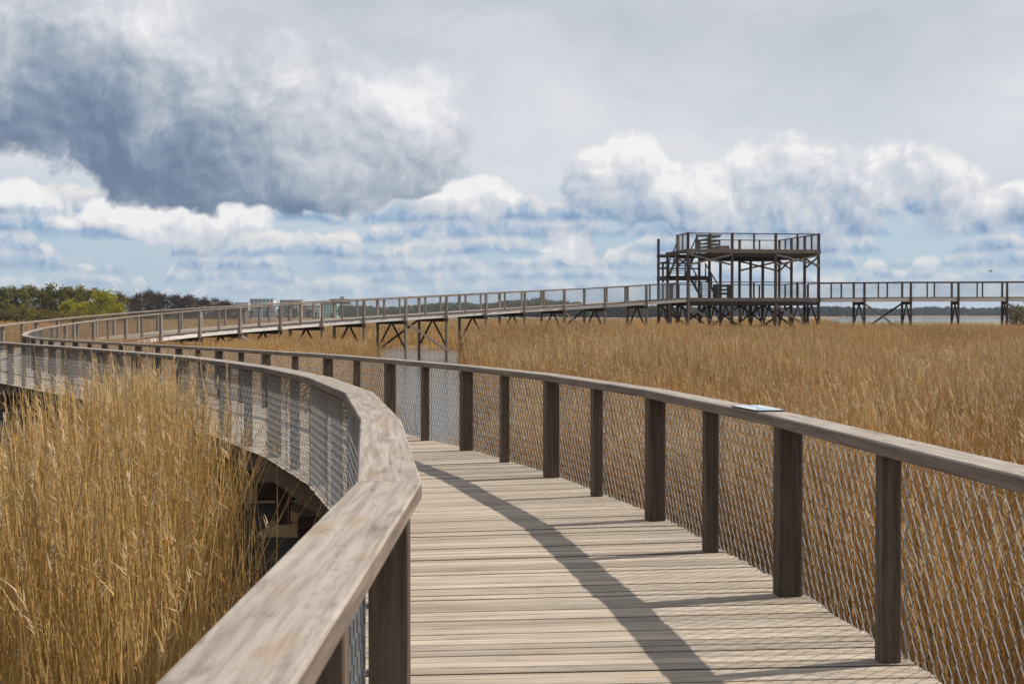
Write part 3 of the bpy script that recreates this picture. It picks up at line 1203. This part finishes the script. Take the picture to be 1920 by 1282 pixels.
# tall reeds in the foreground, left of the boardwalk
x, y = sample(9000, -12, 0, 5.8, 21.5)
edge = -np.interp(y, [6, 8, 11, 13, 16, 20], [.45, .43, .40, .35, .305, .280]) * y + .35 * lumps(x, y, .8, 5)
ok = left_of_walk(x, y) & (dist_line(WALK_LOW, x, y) > 2.15) & (x > edge)
ok &= y < 19.5 + lumps(x, y, .7, 2) * 2
sparse = (x < edge + .7) | (dist_line(WALK_LOW, x, y) < 2.6) | (y < 6.6)
ok &= ~sparse | (rng.random(len(x)) < .25)
ok &= rng.random(len(x)) < .66
x, y, edge = x[ok], y[ok], edge[ok]
dw = dist_line(WALK_LOW, x, y)
h = (.80 + .22 * np.clip((x - edge) / 1.6, 0, 1)) * (lambda a: a + (1.04 - a) * np.clip((dw - 1.5) / 1.9, 0, 1))(np.interp(y, [6, 10, 14, 18], [.58, .62, .86, .98])) * (1 + .07 * lumps(x, y, 1.3, 9)) * rng.uniform(.93, 1.06, len(x))
near = [reed_clump(k, 15, .27, 2.0, .09, .0044, 5, .26, 1, lean=(-.02, 0), wild=.062) for k in range(7)]
reeds('reed_stand', 'tall straw coloured dry reeds crowding the inner bend of the boardwalk', x, y, h, near, ['reed_near', 'reed_plume'])

# reed bed right of the boardwalk
mid = [reed_clump(20 + k, 24, .36, 1.78, .085, .0042, 4, .55, 1, lean=(-.05, 0), wild=.09) for k in range(6)]
x, y = sample(24000, -4, 22, 3, 42)
ok = right_of_walk(x, y) & (dist_line(WALK_LOW, x, y) > 2.4) & frustum(x, y, 3) & ~inside(POND, x, y)
pl = dist_line(np.concatenate([POND, POND[:1]]).tolist(), x, y)
ok &= (pl > .5) | (rng.random(len(x)) < .3)
ok &= rng.random(len(x)) < .42
x, y = x[ok], y[ok]
dw = dist_line(WALK_LOW, x, y)
h = (.72 + .28 * np.clip((dw - 1.4) / 3.5, 0, 1)) * (1 + .30 * lumps(x, y, .5, 4)) * rng.uniform(.88, 1.08, len(x))
shore = np.hypot((x + 1.5) / 1.6, (y - 24.5) / 5.5)
h *= np.clip(.30 + .7 * (shore - .6), .30, 1)
reeds('reed_bed', 'broad bed of brown gold reeds beside the outer railing of the boardwalk', x, y, h, mid, ['reed_field', 'reed_plume'])

farc = [reed_clump(40 + k, 34, .75, 1.82, .08, .0075, 2, .6, 0, lean=(-.06, 0), wild=.10) for k in range(5)]
x, y = sample(60000, -40, 45, 20, 106)
lowd = dist_line(WALK_LOW, x, y)
ok = frustum(x, y, 4) & ~inside(POND, x, y) & (lowd > 2.4) & ~(left_of_walk(x, y) & (y < 50)) & ~((y < 42) & (x > np.interp(y, Ry[low], Rx[low])) & (x > -.035 * y))
pl = dist_line(np.concatenate([POND, POND[:1]]).tolist(), x, y)
ok &= (pl > .6) | (rng.random(len(x)) < .3)
ok &= rng.random(len(x)) < .40
x, y = x[ok], y[ok]
lowd = dist_line(WALK, x, y)
h = (.78 + .22 * np.clip((lowd - 1.5) / 3, 0, 1)) * (1 + .32 * lumps(x, y, .3, 14)) * rng.uniform(.86, 1.08, len(x))
shore = np.hypot((x + 1.9) / 1.8, (y - 24.5) / 5.5)
h *= np.clip(.30 + .7 * (shore - .6), .30, 1)
inner = (x < -.045 * y) & (y > 28)
h = np.where(inner, h * np.clip(.70 + .16 * lumps(x, y, .3, 33), .5, 1), h * .96)
reeds('reed_bed', 'wide golden reed bed around the pond and the feet of the tower', x, y, h, farc, ['reed_field', 'reed_plume'])

vfar = [reed_clump(60 + k, 60, 2.4, 1.5, .10, .02, 2, .5, 0, lean=(-.05, 0), wild=.10) for k in range(4)]
x, y = sample(26000, -150, 140, 104, 345)
ok = frustum(x, y, 6) & ~inside(POND, x, y) & ~((y > 150) & (y < 190) & (x > 0)) & ((x < .222 * y) | (y < 114))
ok &= rng.random(len(x)) < .75 * np.clip(170 / y, .35, 1)
x, y = x[ok], y[ok]
h = (1 + .12 * lumps(x, y, .12, 24)) * rng.uniform(.85, 1.05, len(x))
reeds('reed_bed', 'distant pale golden reed flats reaching to the woods', x, y, h, vfar, ['reed_far', 'reed_plume'])

# fringe of sparse reeds in the dark water and on the far left bank
x, y = sample(9000, -40, -12, 40, 66)
ok = left_of_walk(x, y) & (dist_line(WALK_LOW, x, y) > 2.4) & (rng.random(len(x)) < .5)
x, y = x[ok], y[ok]
reeds('reed_bed', 'brown reeds on the bank behind the far bend of the boardwalk', x, y, rng.uniform(.7, .95, len(x)), farc, ['reed_field', 'reed_plume'])

# young green shoots
gr = []
for k in range(3):
    V, F, M = reed_clump(80 + k, 16, .3, .55, .2, .006, 2, 0, 2, wild=.22)
    gr.append((V, F, M))
x, y = sample(1800, -20, 14, 8, 100)
ok = frustum(x, y) & ~inside(POND, x, y) & (dist_line(WALK_LOW, x, y) > 1.5)
near_edge = (dist_line(WALK_LOW, x, y) < 3.2) | ((x < -10) & (y > 62))
ok &= near_edge & ~left_of_walk(x, y)
x, y = x[ok], y[ok]
n = len(x)
scatter('green_shoots', gr, ['green_blade'], np.stack([x, y, np.full(n, -.05)], 1), np.stack([np.zeros(n), np.zeros(n), rng.uniform(0, 6.28, n)], 1),
        np.stack([rng.uniform(.8, 1.5, n)] * 3, 1), rng.integers(0, 3, n), 'young green shoots along the foot of the boardwalk', 'shoots')


# ------------------------------------------------------------------ trees
def tree_mesh(seed, H, spread, style):
    """Returns (wood verts, faces), (leaf verts, faces) of a tree of height H."""
    r = random.Random(seed)
    wv, wf, lv, lf = [], [], [], []
    def tube(path, rads, s=5):
        prev = None
        for p, q in zip(path, rads):
            b = len(wv)
            for k in range(s):
                a = 2 * math.pi * k / s
                wv.append((p.x + math.cos(a) * q, p.y + math.sin(a) * q, p.z))
            if prev is not None:
                for k in range(s):
                    wf.append((prev + k, prev + (k + 1) % s, b + (k + 1) % s, b + k))
            prev = b
    def leaf(p, s):
        n = Vector((r.gauss(0, 1), r.gauss(0, 1), r.gauss(0, 1))).normalized()
        a = n.orthogonal().normalized() * s
        b = n.cross(a).normalized() * s * r.uniform(.45, .9)
        k = len(lv)
        lv.extend([tuple(p - a), tuple(p + b), tuple(p + a), tuple(p - b)])
        lf.append((k, k + 1, k + 2, k + 3))
    tr = H * .018
    top = H * (.92 if style != 'bush' else .7)
    path = [Vector((r.gauss(0, .02) * H * t, r.gauss(0, .02) * H * t, top * t)) for t in (0, .3, .6, 1)]
    tube(path, [tr * 1.3, tr, tr * .6, tr * .15], 6)
    nl = {'broad': 26, 'bare': 30, 'bush': 24, 'spruce': 40}[style]
    for k in range(nl):
        t = r.uniform(.18, 1.0) if style != 'bush' else r.uniform(.02, .85)
        base = Vector((0, 0, top * t * .9))
        az = r.uniform(0, 6.283)
        if style == 'spruce':
            L = spread * (1.03 - t) * r.uniform(.7, 1.1)
            d = Vector((math.cos(az), math.sin(az), -.12))
        else:
            prof = math.sin(math.pi * min(max(t * .80 + .16, 0), 1)) ** .6
            L = spread * prof * r.uniform(.6, 1.1)
            d = Vector((math.cos(az), math.sin(az), r.uniform(.35, 1.0)))
        d.normalize()
        mid_ = base + d * L * .5 + Vector((0, 0, L * .06))
        end = base + d * L
        tube([base, mid_, end], [tr * .35, tr * .22, tr * .06], 3)
        cl = {'broad': 3, 'bare': 3, 'bush': 3, 'spruce': 2}[style]
        for c in range(cl):
            cpos = base.lerp(end, .45 + .6 * c / cl) + Vector((r.gauss(0, .10), r.gauss(0, .10), r.gauss(0, .08))) * spread
            rad = spread * r.uniform(.16, .30)
            m = {'broad': 27, 'bare': 22, 'bush': 26, 'spruce': 14}[style]
            for q in range(m):
                o = Vector((r.gauss(0, 1), r.gauss(0, 1), r.gauss(0, .75))) * rad * .62
                leaf(cpos + o, H * r.uniform(.013, .030) * (1.0 if style != 'bare' else .85))
            if style == 'bare':
                for q in range(3):
                    e2 = cpos + Vector((r.gauss(0, .5), r.gauss(0, .5), r.uniform(.2, 1.0))).normalized() * rad * 1.6
                    tube([cpos, e2], [tr * .10, tr * .03], 3)
    return (wv, wf), (lv, lf)


TREES = {}


def tree(name, px, Z, top_y, style, leafmat, label, group, wide=.36, variant=0, base=0.0):
    """A tree standing at the bearing px (photograph column) and distance Z, its top seen at row top_y."""
    X = (px - 960) / 2667 * Z
    H = EYE + (590 - top_y) / 2667 * Z - base
    key = (style, leafmat, variant, wide)
    if key not in TREES:
        (wv, wf), (lv, lf) = tree_mesh(hash((style, variant)) % 9973 if False else variant * 17 + len(style) * 101, 10.0, 10.0 * wide, style)
        TREES[key] = (mesh('trunk', wv, wf, 'bark', True), mesh('crown', lv, lf, leafmat))
    tm, cm = TREES[key]
    t = empty(name, (X, Z, base))
    tag(t, label, 'tree' if 'shrub' not in name else 'shrub', group)
    s = H / 10.0
    M = Matrix.Translation((X, Z, base)) @ Matrix.Rotation(random.uniform(0, 6.28), 4, 'Z') @ Matrix.Diagonal((s * random.uniform(.9, 1.15), s * random.uniform(.9, 1.15), s, 1))
    place(bpy.data.objects.new('trunk', tm), M, t)
    place(bpy.data.objects.new('crown', cm), M, t)
    return t


k = 0
for px in range(-60, 240, 17):
    k += 1
    tree('deciduous_tree', px + random.uniform(-5, 5), 300 + random.uniform(-15, 25), 529 + max(0, (px - 140)) * .11 + random.uniform(-3, 7), 'broad', 'leaf_green' if k % 3 else 'leaf_olive',
         'tall dark green tree at the back of the wood behind the bend' if k % 3 else 'tall olive brown tree at the back of the wood behind the bend',
         'dark green trees of the wood' if k % 3 else 'olive brown trees of the wood', .30, k % 4)
for k, (px, ty, w) in enumerate([(190, 540, .42), (128, 556, .34), (222, 566, .40), (150, 562, .36)]):
    tree('willow_tree', px, 228 + 4 * k, ty, 'broad', 'leaf_lime',
         ['large round bright lime green willow at the edge of the wood', 'slim lime green willow between olive bushes', 'low lime green willow at the end of the wood edge', 'lime green willow tucked beside the largest willow'][k], None, w, k)
for k, px in enumerate(range(-40, 150, 20)):
    tree('willow_shrub', px + random.uniform(-4, 4), 215 + random.uniform(-6, 12), random.uniform(562, 574) - (8 if px == 40 else 0), 'bush', 'leaf_olive',
         'yellow olive willow shrub in front of the dark wood', 'olive shrubs along the wood edge', .45, k % 3)
for k, px in enumerate(range(236, 452, 12)):
    ty = float(np.interp(px, [236, 262, 290, 330, 360, 400, 425, 450], [552, 544, 542, 549, 551, 557, 558, 570]))
    tree('bare_tree', px + random.uniform(-3, 3), 385 + random.uniform(-20, 25), ty + random.uniform(-2, 5), 'bare', 'leaf_brown',
         'dark brown barely leafing tree in the wood beyond the ramp', 'brown bare trees of the far wood', .36, k % 4)
for k, px in enumerate(range(240, 450, 19)):
    tree('bare_shrub', px + random.uniform(-3, 3), 360 + random.uniform(-10, 10), 576 + random.uniform(-4, 4), 'bush', 'leaf_brown',
         'dark brown thicket shrub below the bare trees', 'brown thicket under the bare trees', .55, k % 3)
for k, (px, ty, lm, lab) in enumerate([
        (452, 576, 'leaf_mid', 'fresh green tree between the brown wood and the white block'),
        (470, 579, 'leaf_brown', 'brown tree below the grey end of the pale block'),
        (503, 576, 'leaf_dark', 'dark round evergreen below the white end of the pale block'),
        (523, 578, 'leaf_olive', 'olive yellow tree at the corner of the taupe block'),
        (540, 573, 'leaf_mid', 'tall fresh green tree in front of the taupe block'),
        (553, 577, 'leaf_mid', 'lower fresh green tree in front of the cream end of the taupe block'),
        (580, 579, 'leaf_dark', 'dark round evergreen in front of the block with brick red section'),
        (592, 583, 'leaf_dark', 'small dark evergreen in front of the white section of the low block'),
        (624, 586, 'leaf_dark', 'low dark evergreen in front of the mint green apartment block'),
        (660, 572, 'leaf_mid', 'tallest fresh green tree beside the banded apartment block'),
        (672, 574, 'leaf_mid', 'fresh green tree above the low grey terrace'),
        (648, 579, 'leaf_mid', 'low fresh green tree at the foot of the banded apartment block')]):
    tree('town_tree', px, 620 + random.uniform(-20, 20), ty, 'broad', lm, lab, None, .42, k % 3)
# willow at the right-hand edge
tree('willow_shrub', 1905, 112, 570, 'bare', 'leaf_olive', 'half bare olive willow shrub by the lake shore beside the walkway', None, .45, 2)
tree('willow_shrub', 1935, 108, 566, 'bare', 'leaf_olive', 'half bare olive willow shrub behind the last walkway posts', None, .42, 1)
# small lime shoots at the tower foot
tree('young_shrub', 1207, 92, 590, 'bush', 'leaf_lime', 'young lime green shrub where the ramp meets the tower', None, .2, 1)
tree('young_shrub', 1252, 93, 594, 'bush', 'leaf_lime', 'young lime green shrub under the left side of the tower', None, .2, 2)
tree('waterside_shrub', 874, 76, 634, 'bare', 'leaf_brown', 'bare dark shrub leaning over the pond edge by a stilt', None, .45, 0)


def far_woods():
    var = []
    for k, (st, w) in enumerate((('broad', .42), ('broad', .36), ('spruce', .20), ('spruce', .17), ('broad', .5))):
        (wv, wf), (lv, lf) = tree_mesh(300 + k, 10.0, 10.0 * w, st)
        keep = random.Random(k)
        nv, nf = [], []
        for q in lf:
            if keep.random() < .45:
                b = len(nv)
                c = Vector(lv[q[0]]).lerp(Vector(lv[q[2]]), .5)
                nv += [tuple(c + (Vector(lv[i]) - c) * 2.3) for i in q]
                nf.append((b, b + 1, b + 2, b + 3))
        var.append((nv, nf, [0] * len(nf)))
    def wood_band(name, label, m, n, u0, u1, z0, z1, h, picks, base=0.0):
        u = rng.uniform(u0, u1, n); y = rng.uniform(z0, z1, n)
        x = u * y
        hh = h(u) * rng.uniform(.78, 1.06, n) * (1 + .09 * np.sin(u * 90) + .06 * np.sin(u * 37 + 1))
        s = hh / 10.0
        wide = rng.uniform(.9, 1.4, n)
        scatter(name, var, [m], np.stack([x, y, np.full(n, base)], 1), np.stack([np.zeros(n), np.zeros(n), rng.uniform(0, 6.28, n)], 1),
                np.stack([s * wide, s * wide, s], 1), rng.choice(picks, n), label, 'forest')
    U = lambda px: (px - 960) / 2667
    wood_band('far_forest', 'green spring forest behind the ramp on the far side of the reed flats', 'leaf_mid', 700, U(640), U(1330), 800, 930,
              lambda u: np.interp(u, [U(640), U(760), U(880), U(1000), U(1100), U(1200), U(1330)], [7.0, 8.5, 9.8, 10.2, 9.8, 8.6, 7.5]), [0, 1, 4, 0, 2])
    wood_band('far_forest', 'dark forest skyline behind the tower', 'leaf_dark', 1000, U(560), U(1600), 1250, 1420,
              lambda u: np.interp(u, [U(560), U(700), U(900), U(1300), U(1600)], [9.5, 11.5, 11, 10.5, 9]), [0, 2, 3, 1])
    wood_band('far_forest', 'blue green forest on the opposite lake shore', 'leaf_far', 1700, U(1180), U(2150), 1500, 1720,
              lambda u: np.interp(u, [U(1180), U(1540), U(2100)], [11.5, 10.6, 10.2]), [0, 2, 3, 2, 1], .5)


far_woods()


# ------------------------------------------------------------------ distant town
def solid(name, col, noise=None):
    simple(name, col, .8, noise=noise)


for nm, c in (('wall_white', (.66, .66, .65)), ('wall_grey', (.38, .39, .41)), ('wall_teal', (.36, .58, .53)), ('wall_cream', (.62, .52, .36)), ('wall_red', (.42, .17, .11)),
              ('wall_navy', (.035, .05, .085)), ('wall_taupe', (.27, .25, .235)), ('roof_dark', (.07, .075, .085))):
    solid(nm, c)
m_, n_, b_ = mat('window_glass')
b_.inputs['Base Color'].default_value = (.03, .045, .06, 1)
b_.inputs['Roughness'].default_value = .12
TZ = 1200.0


def block(px0, px1, top_y, wall, label, floors, wins, name='apartment_block', depth=12, sections=None, bands=None, roof_box=None, dist=TZ, wcol='window_glass'):
    sx = lambda p: (p - 960) / 2667 * dist
    x0, x1 = sx(px0), sx(px1)
    H = EYE + (590 - top_y) / 2667 * dist
    t = empty(name, ((x0 + x1) / 2, dist + depth / 2, 0))
    tag(t, label, 'building')
    def part(nm, a, b, c, d, e, f, m, par=t):
        mb = MB(); mb.box(a, b, c, d, e, f)
        return mb.build(nm, m, par, WM[par])
    walls = []
    for (f0, f1, m) in (sections or [(0, 1, wall)]):
        walls.append((f1, part('wall', x0 + (x1 - x0) * f0, x0 + (x1 - x0) * f1, dist, dist + depth, 0, H, m)))
    part('roof', x0 - .25, x1 + .25, dist - .25, dist + depth + .25, H, H + .35, 'roof_dark')
    if roof_box:
        part('roof_plant', x0 + (x1 - x0) * roof_box[0], x0 + (x1 - x0) * roof_box[1], dist + 2, dist + 8, H + .35, H + roof_box[2], 'wall_grey')
    fh = H / floors
    for k in range(floors):
        zb = fh * k + fh * .32
        if bands:
            part('balcony_band', x0 - .1, x1 + .1, dist - .9, dist, fh * k, fh * k + fh * .45, bands)
        for w in range(wins):
            a = x0 + (x1 - x0) * (w + .24) / wins
            b = x0 + (x1 - x0) * (w + .76) / wins
            part('window', a, b, dist - .06, dist + .1, zb, zb + fh * .5, wcol, next(q for f1, q in walls if (w + .5) / wins <= f1))


block(469, 513, 561, None, 'pale block with grey, mint and white sections above the trees', 5, 6, sections=[(0, .38, 'wall_grey'), (.38, .76, 'wall_teal'), (.76, 1, 'wall_white')])
block(525, 566, 563, None, 'taupe block with a cream end above the trees', 5, 6, sections=[(0, .66, 'wall_taupe'), (.66, 1, 'wall_cream')])
block(567, 600, 573, None, 'low block with brick red, cream and white sections', 4, 6, sections=[(0, .3, 'wall_red'), (.3, .6, 'wall_cream'), (.6, 1, 'wall_white')], dist=1150)
block(602, 632, 569, 'wall_teal', 'mint green apartment block with rows of windows', 5, 6, dist=1180)
block(618, 655, 561, 'wall_navy', 'tallest apartment block with navy walls and white balcony bands', 6, 4, bands='wall_white', roof_box=(.5, .72, 2.4), dist=1230)
block(656, 683, 585, 'wall_grey', 'low grey terrace beside the banded block', 2, 6, dist=1100)
block(684, 698, 583.5, 'wall_navy', 'small dark blue house near the white house', 2, 3, dist=1100)
block(699, 709, 585, 'wall_white', 'small white house near the dark blue house', 2, 3, dist=1100)
block(440, 466, 568, 'wall_white', 'low white block with a flat dark roof beside the brown wood', 4, 5, dist=1250)


# ------------------------------------------------------------------ masts and gull
def mast(px, top_y, Z, label):
    X = (px - 960) / 2667 * Z
    H = EYE + (590 - top_y) / 2667 * Z
    t = empty('radio_mast', (X, Z, 0))
    tag(t, label, 'mast')
    for k in range(3):
        a = 2.094 * k
        beam('leg', (X + math.cos(a) * .9, Z + math.sin(a) * .9, 0), (X + math.cos(a) * .35, Z + math.sin(a) * .35, H), .22, .22, 'galvanised', t)
    mb = MB()
    for q in range(14):
        z0, z1 = H * q / 14, H * (q + 1) / 14
        r0, r1 = .9 - .55 * q / 14, .9 - .55 * (q + 1) / 14
        for k in range(3):
            a, b = 2.094 * k, 2.094 * (k + 1)
            mb.beam((X + math.cos(a) * r0, Z + math.sin(a) * r0, z0), (X + math.cos(b) * r1, Z + math.sin(b) * r1, z1), .12, .12)
    mb.build('lattice', 'galvanised', t, WM[t])
    beam('antenna', (X, Z, H), (X, Z, H + 5), .15, .15, 'galvanised', t)


mast(1577, 566, 2350, 'thin lattice radio mast rising from the forest near the tower')
mast(1807, 570, 2350, 'thin lattice radio mast above the forest across the lake')


def gull():
    simple('gull_white', (.7, .7, .7), .6)
    simple('gull_grey', (.22, .23, .25), .6)
    Z = 140.0
    c = Vector(((1857 - 960) / 2667 * Z, Z, EYE + (590 - 509) / 2667 * Z))
    t = empty('gull', c)
    tag(t, 'small gull gliding with spread wings above the walkway', 'bird')
    v, f = [], []
    prof = [(-.26, .01), (-.2, .035), (-.08, .06), (.06, .065), (.16, .045), (.21, .04), (.26, .012)]
    for i, (xx, rr) in enumerate(prof):
        for k in range(6):
            a = k * math.pi / 3
            v.append((c.x + xx, c.y + math.cos(a) * rr, c.z + math.sin(a) * rr * .85))
        if i:
            for k in range(6):
                f.append(((i - 1) * 6 + k, (i - 1) * 6 + (k + 1) % 6, i * 6 + (k + 1) % 6, i * 6 + k))
    mb = MB(); mb.add(v, f); mb.build('body', 'gull_white', t, WM[t], True)
    for s in (-1, 1):
        st = [(.06, 0, .04, .10), (.02, s * .28, .15, .085), (-.06, s * .62, .08, .03)]
        v = []
        for (x0, y0, z0, ch) in st:
            v += [(c.x + x0 + ch, c.y + y0, c.z + z0), (c.x + x0 - ch, c.y + y0, c.z + z0), (c.x + x0, c.y + y0, c.z + z0 + .018)]
        f = [(0, 3, 5, 2), (2, 5, 4, 1), (1, 4, 3, 0), (3, 6, 8, 5), (5, 8, 7, 4), (4, 7, 6, 3), (6, 7, 8)]
        mb = MB(); mb.add(v, f); mb.build('wing', 'gull_grey', t, WM[t])


gull()


# ------------------------------------------------------------------ air
def haze():
    m = bpy.data.materials.new('haze')
    m.use_nodes = True
    nt = m.node_tree
    nt.nodes.clear()
    o = nt.nodes.new('ShaderNodeOutputMaterial')
    v = nt.nodes.new('ShaderNodeVolumePrincipled')
    v.inputs['Color'].default_value = (.80, .88, 1.0, 1)
    v.inputs['Density'].default_value = .00011
    v.inputs['Anisotropy'].default_value = .2
    nt.links.new(v.outputs[0], o.inputs['Volume'])
    MATS['haze'] = m
    mb = MB()
    mb.box(-7500, 7500, -6500, 9500, -2.0, 36)
    tag(mb.build('haze', 'haze'), 'thin pale air over the marsh and the lake', 'haze', kind='stuff')


haze()
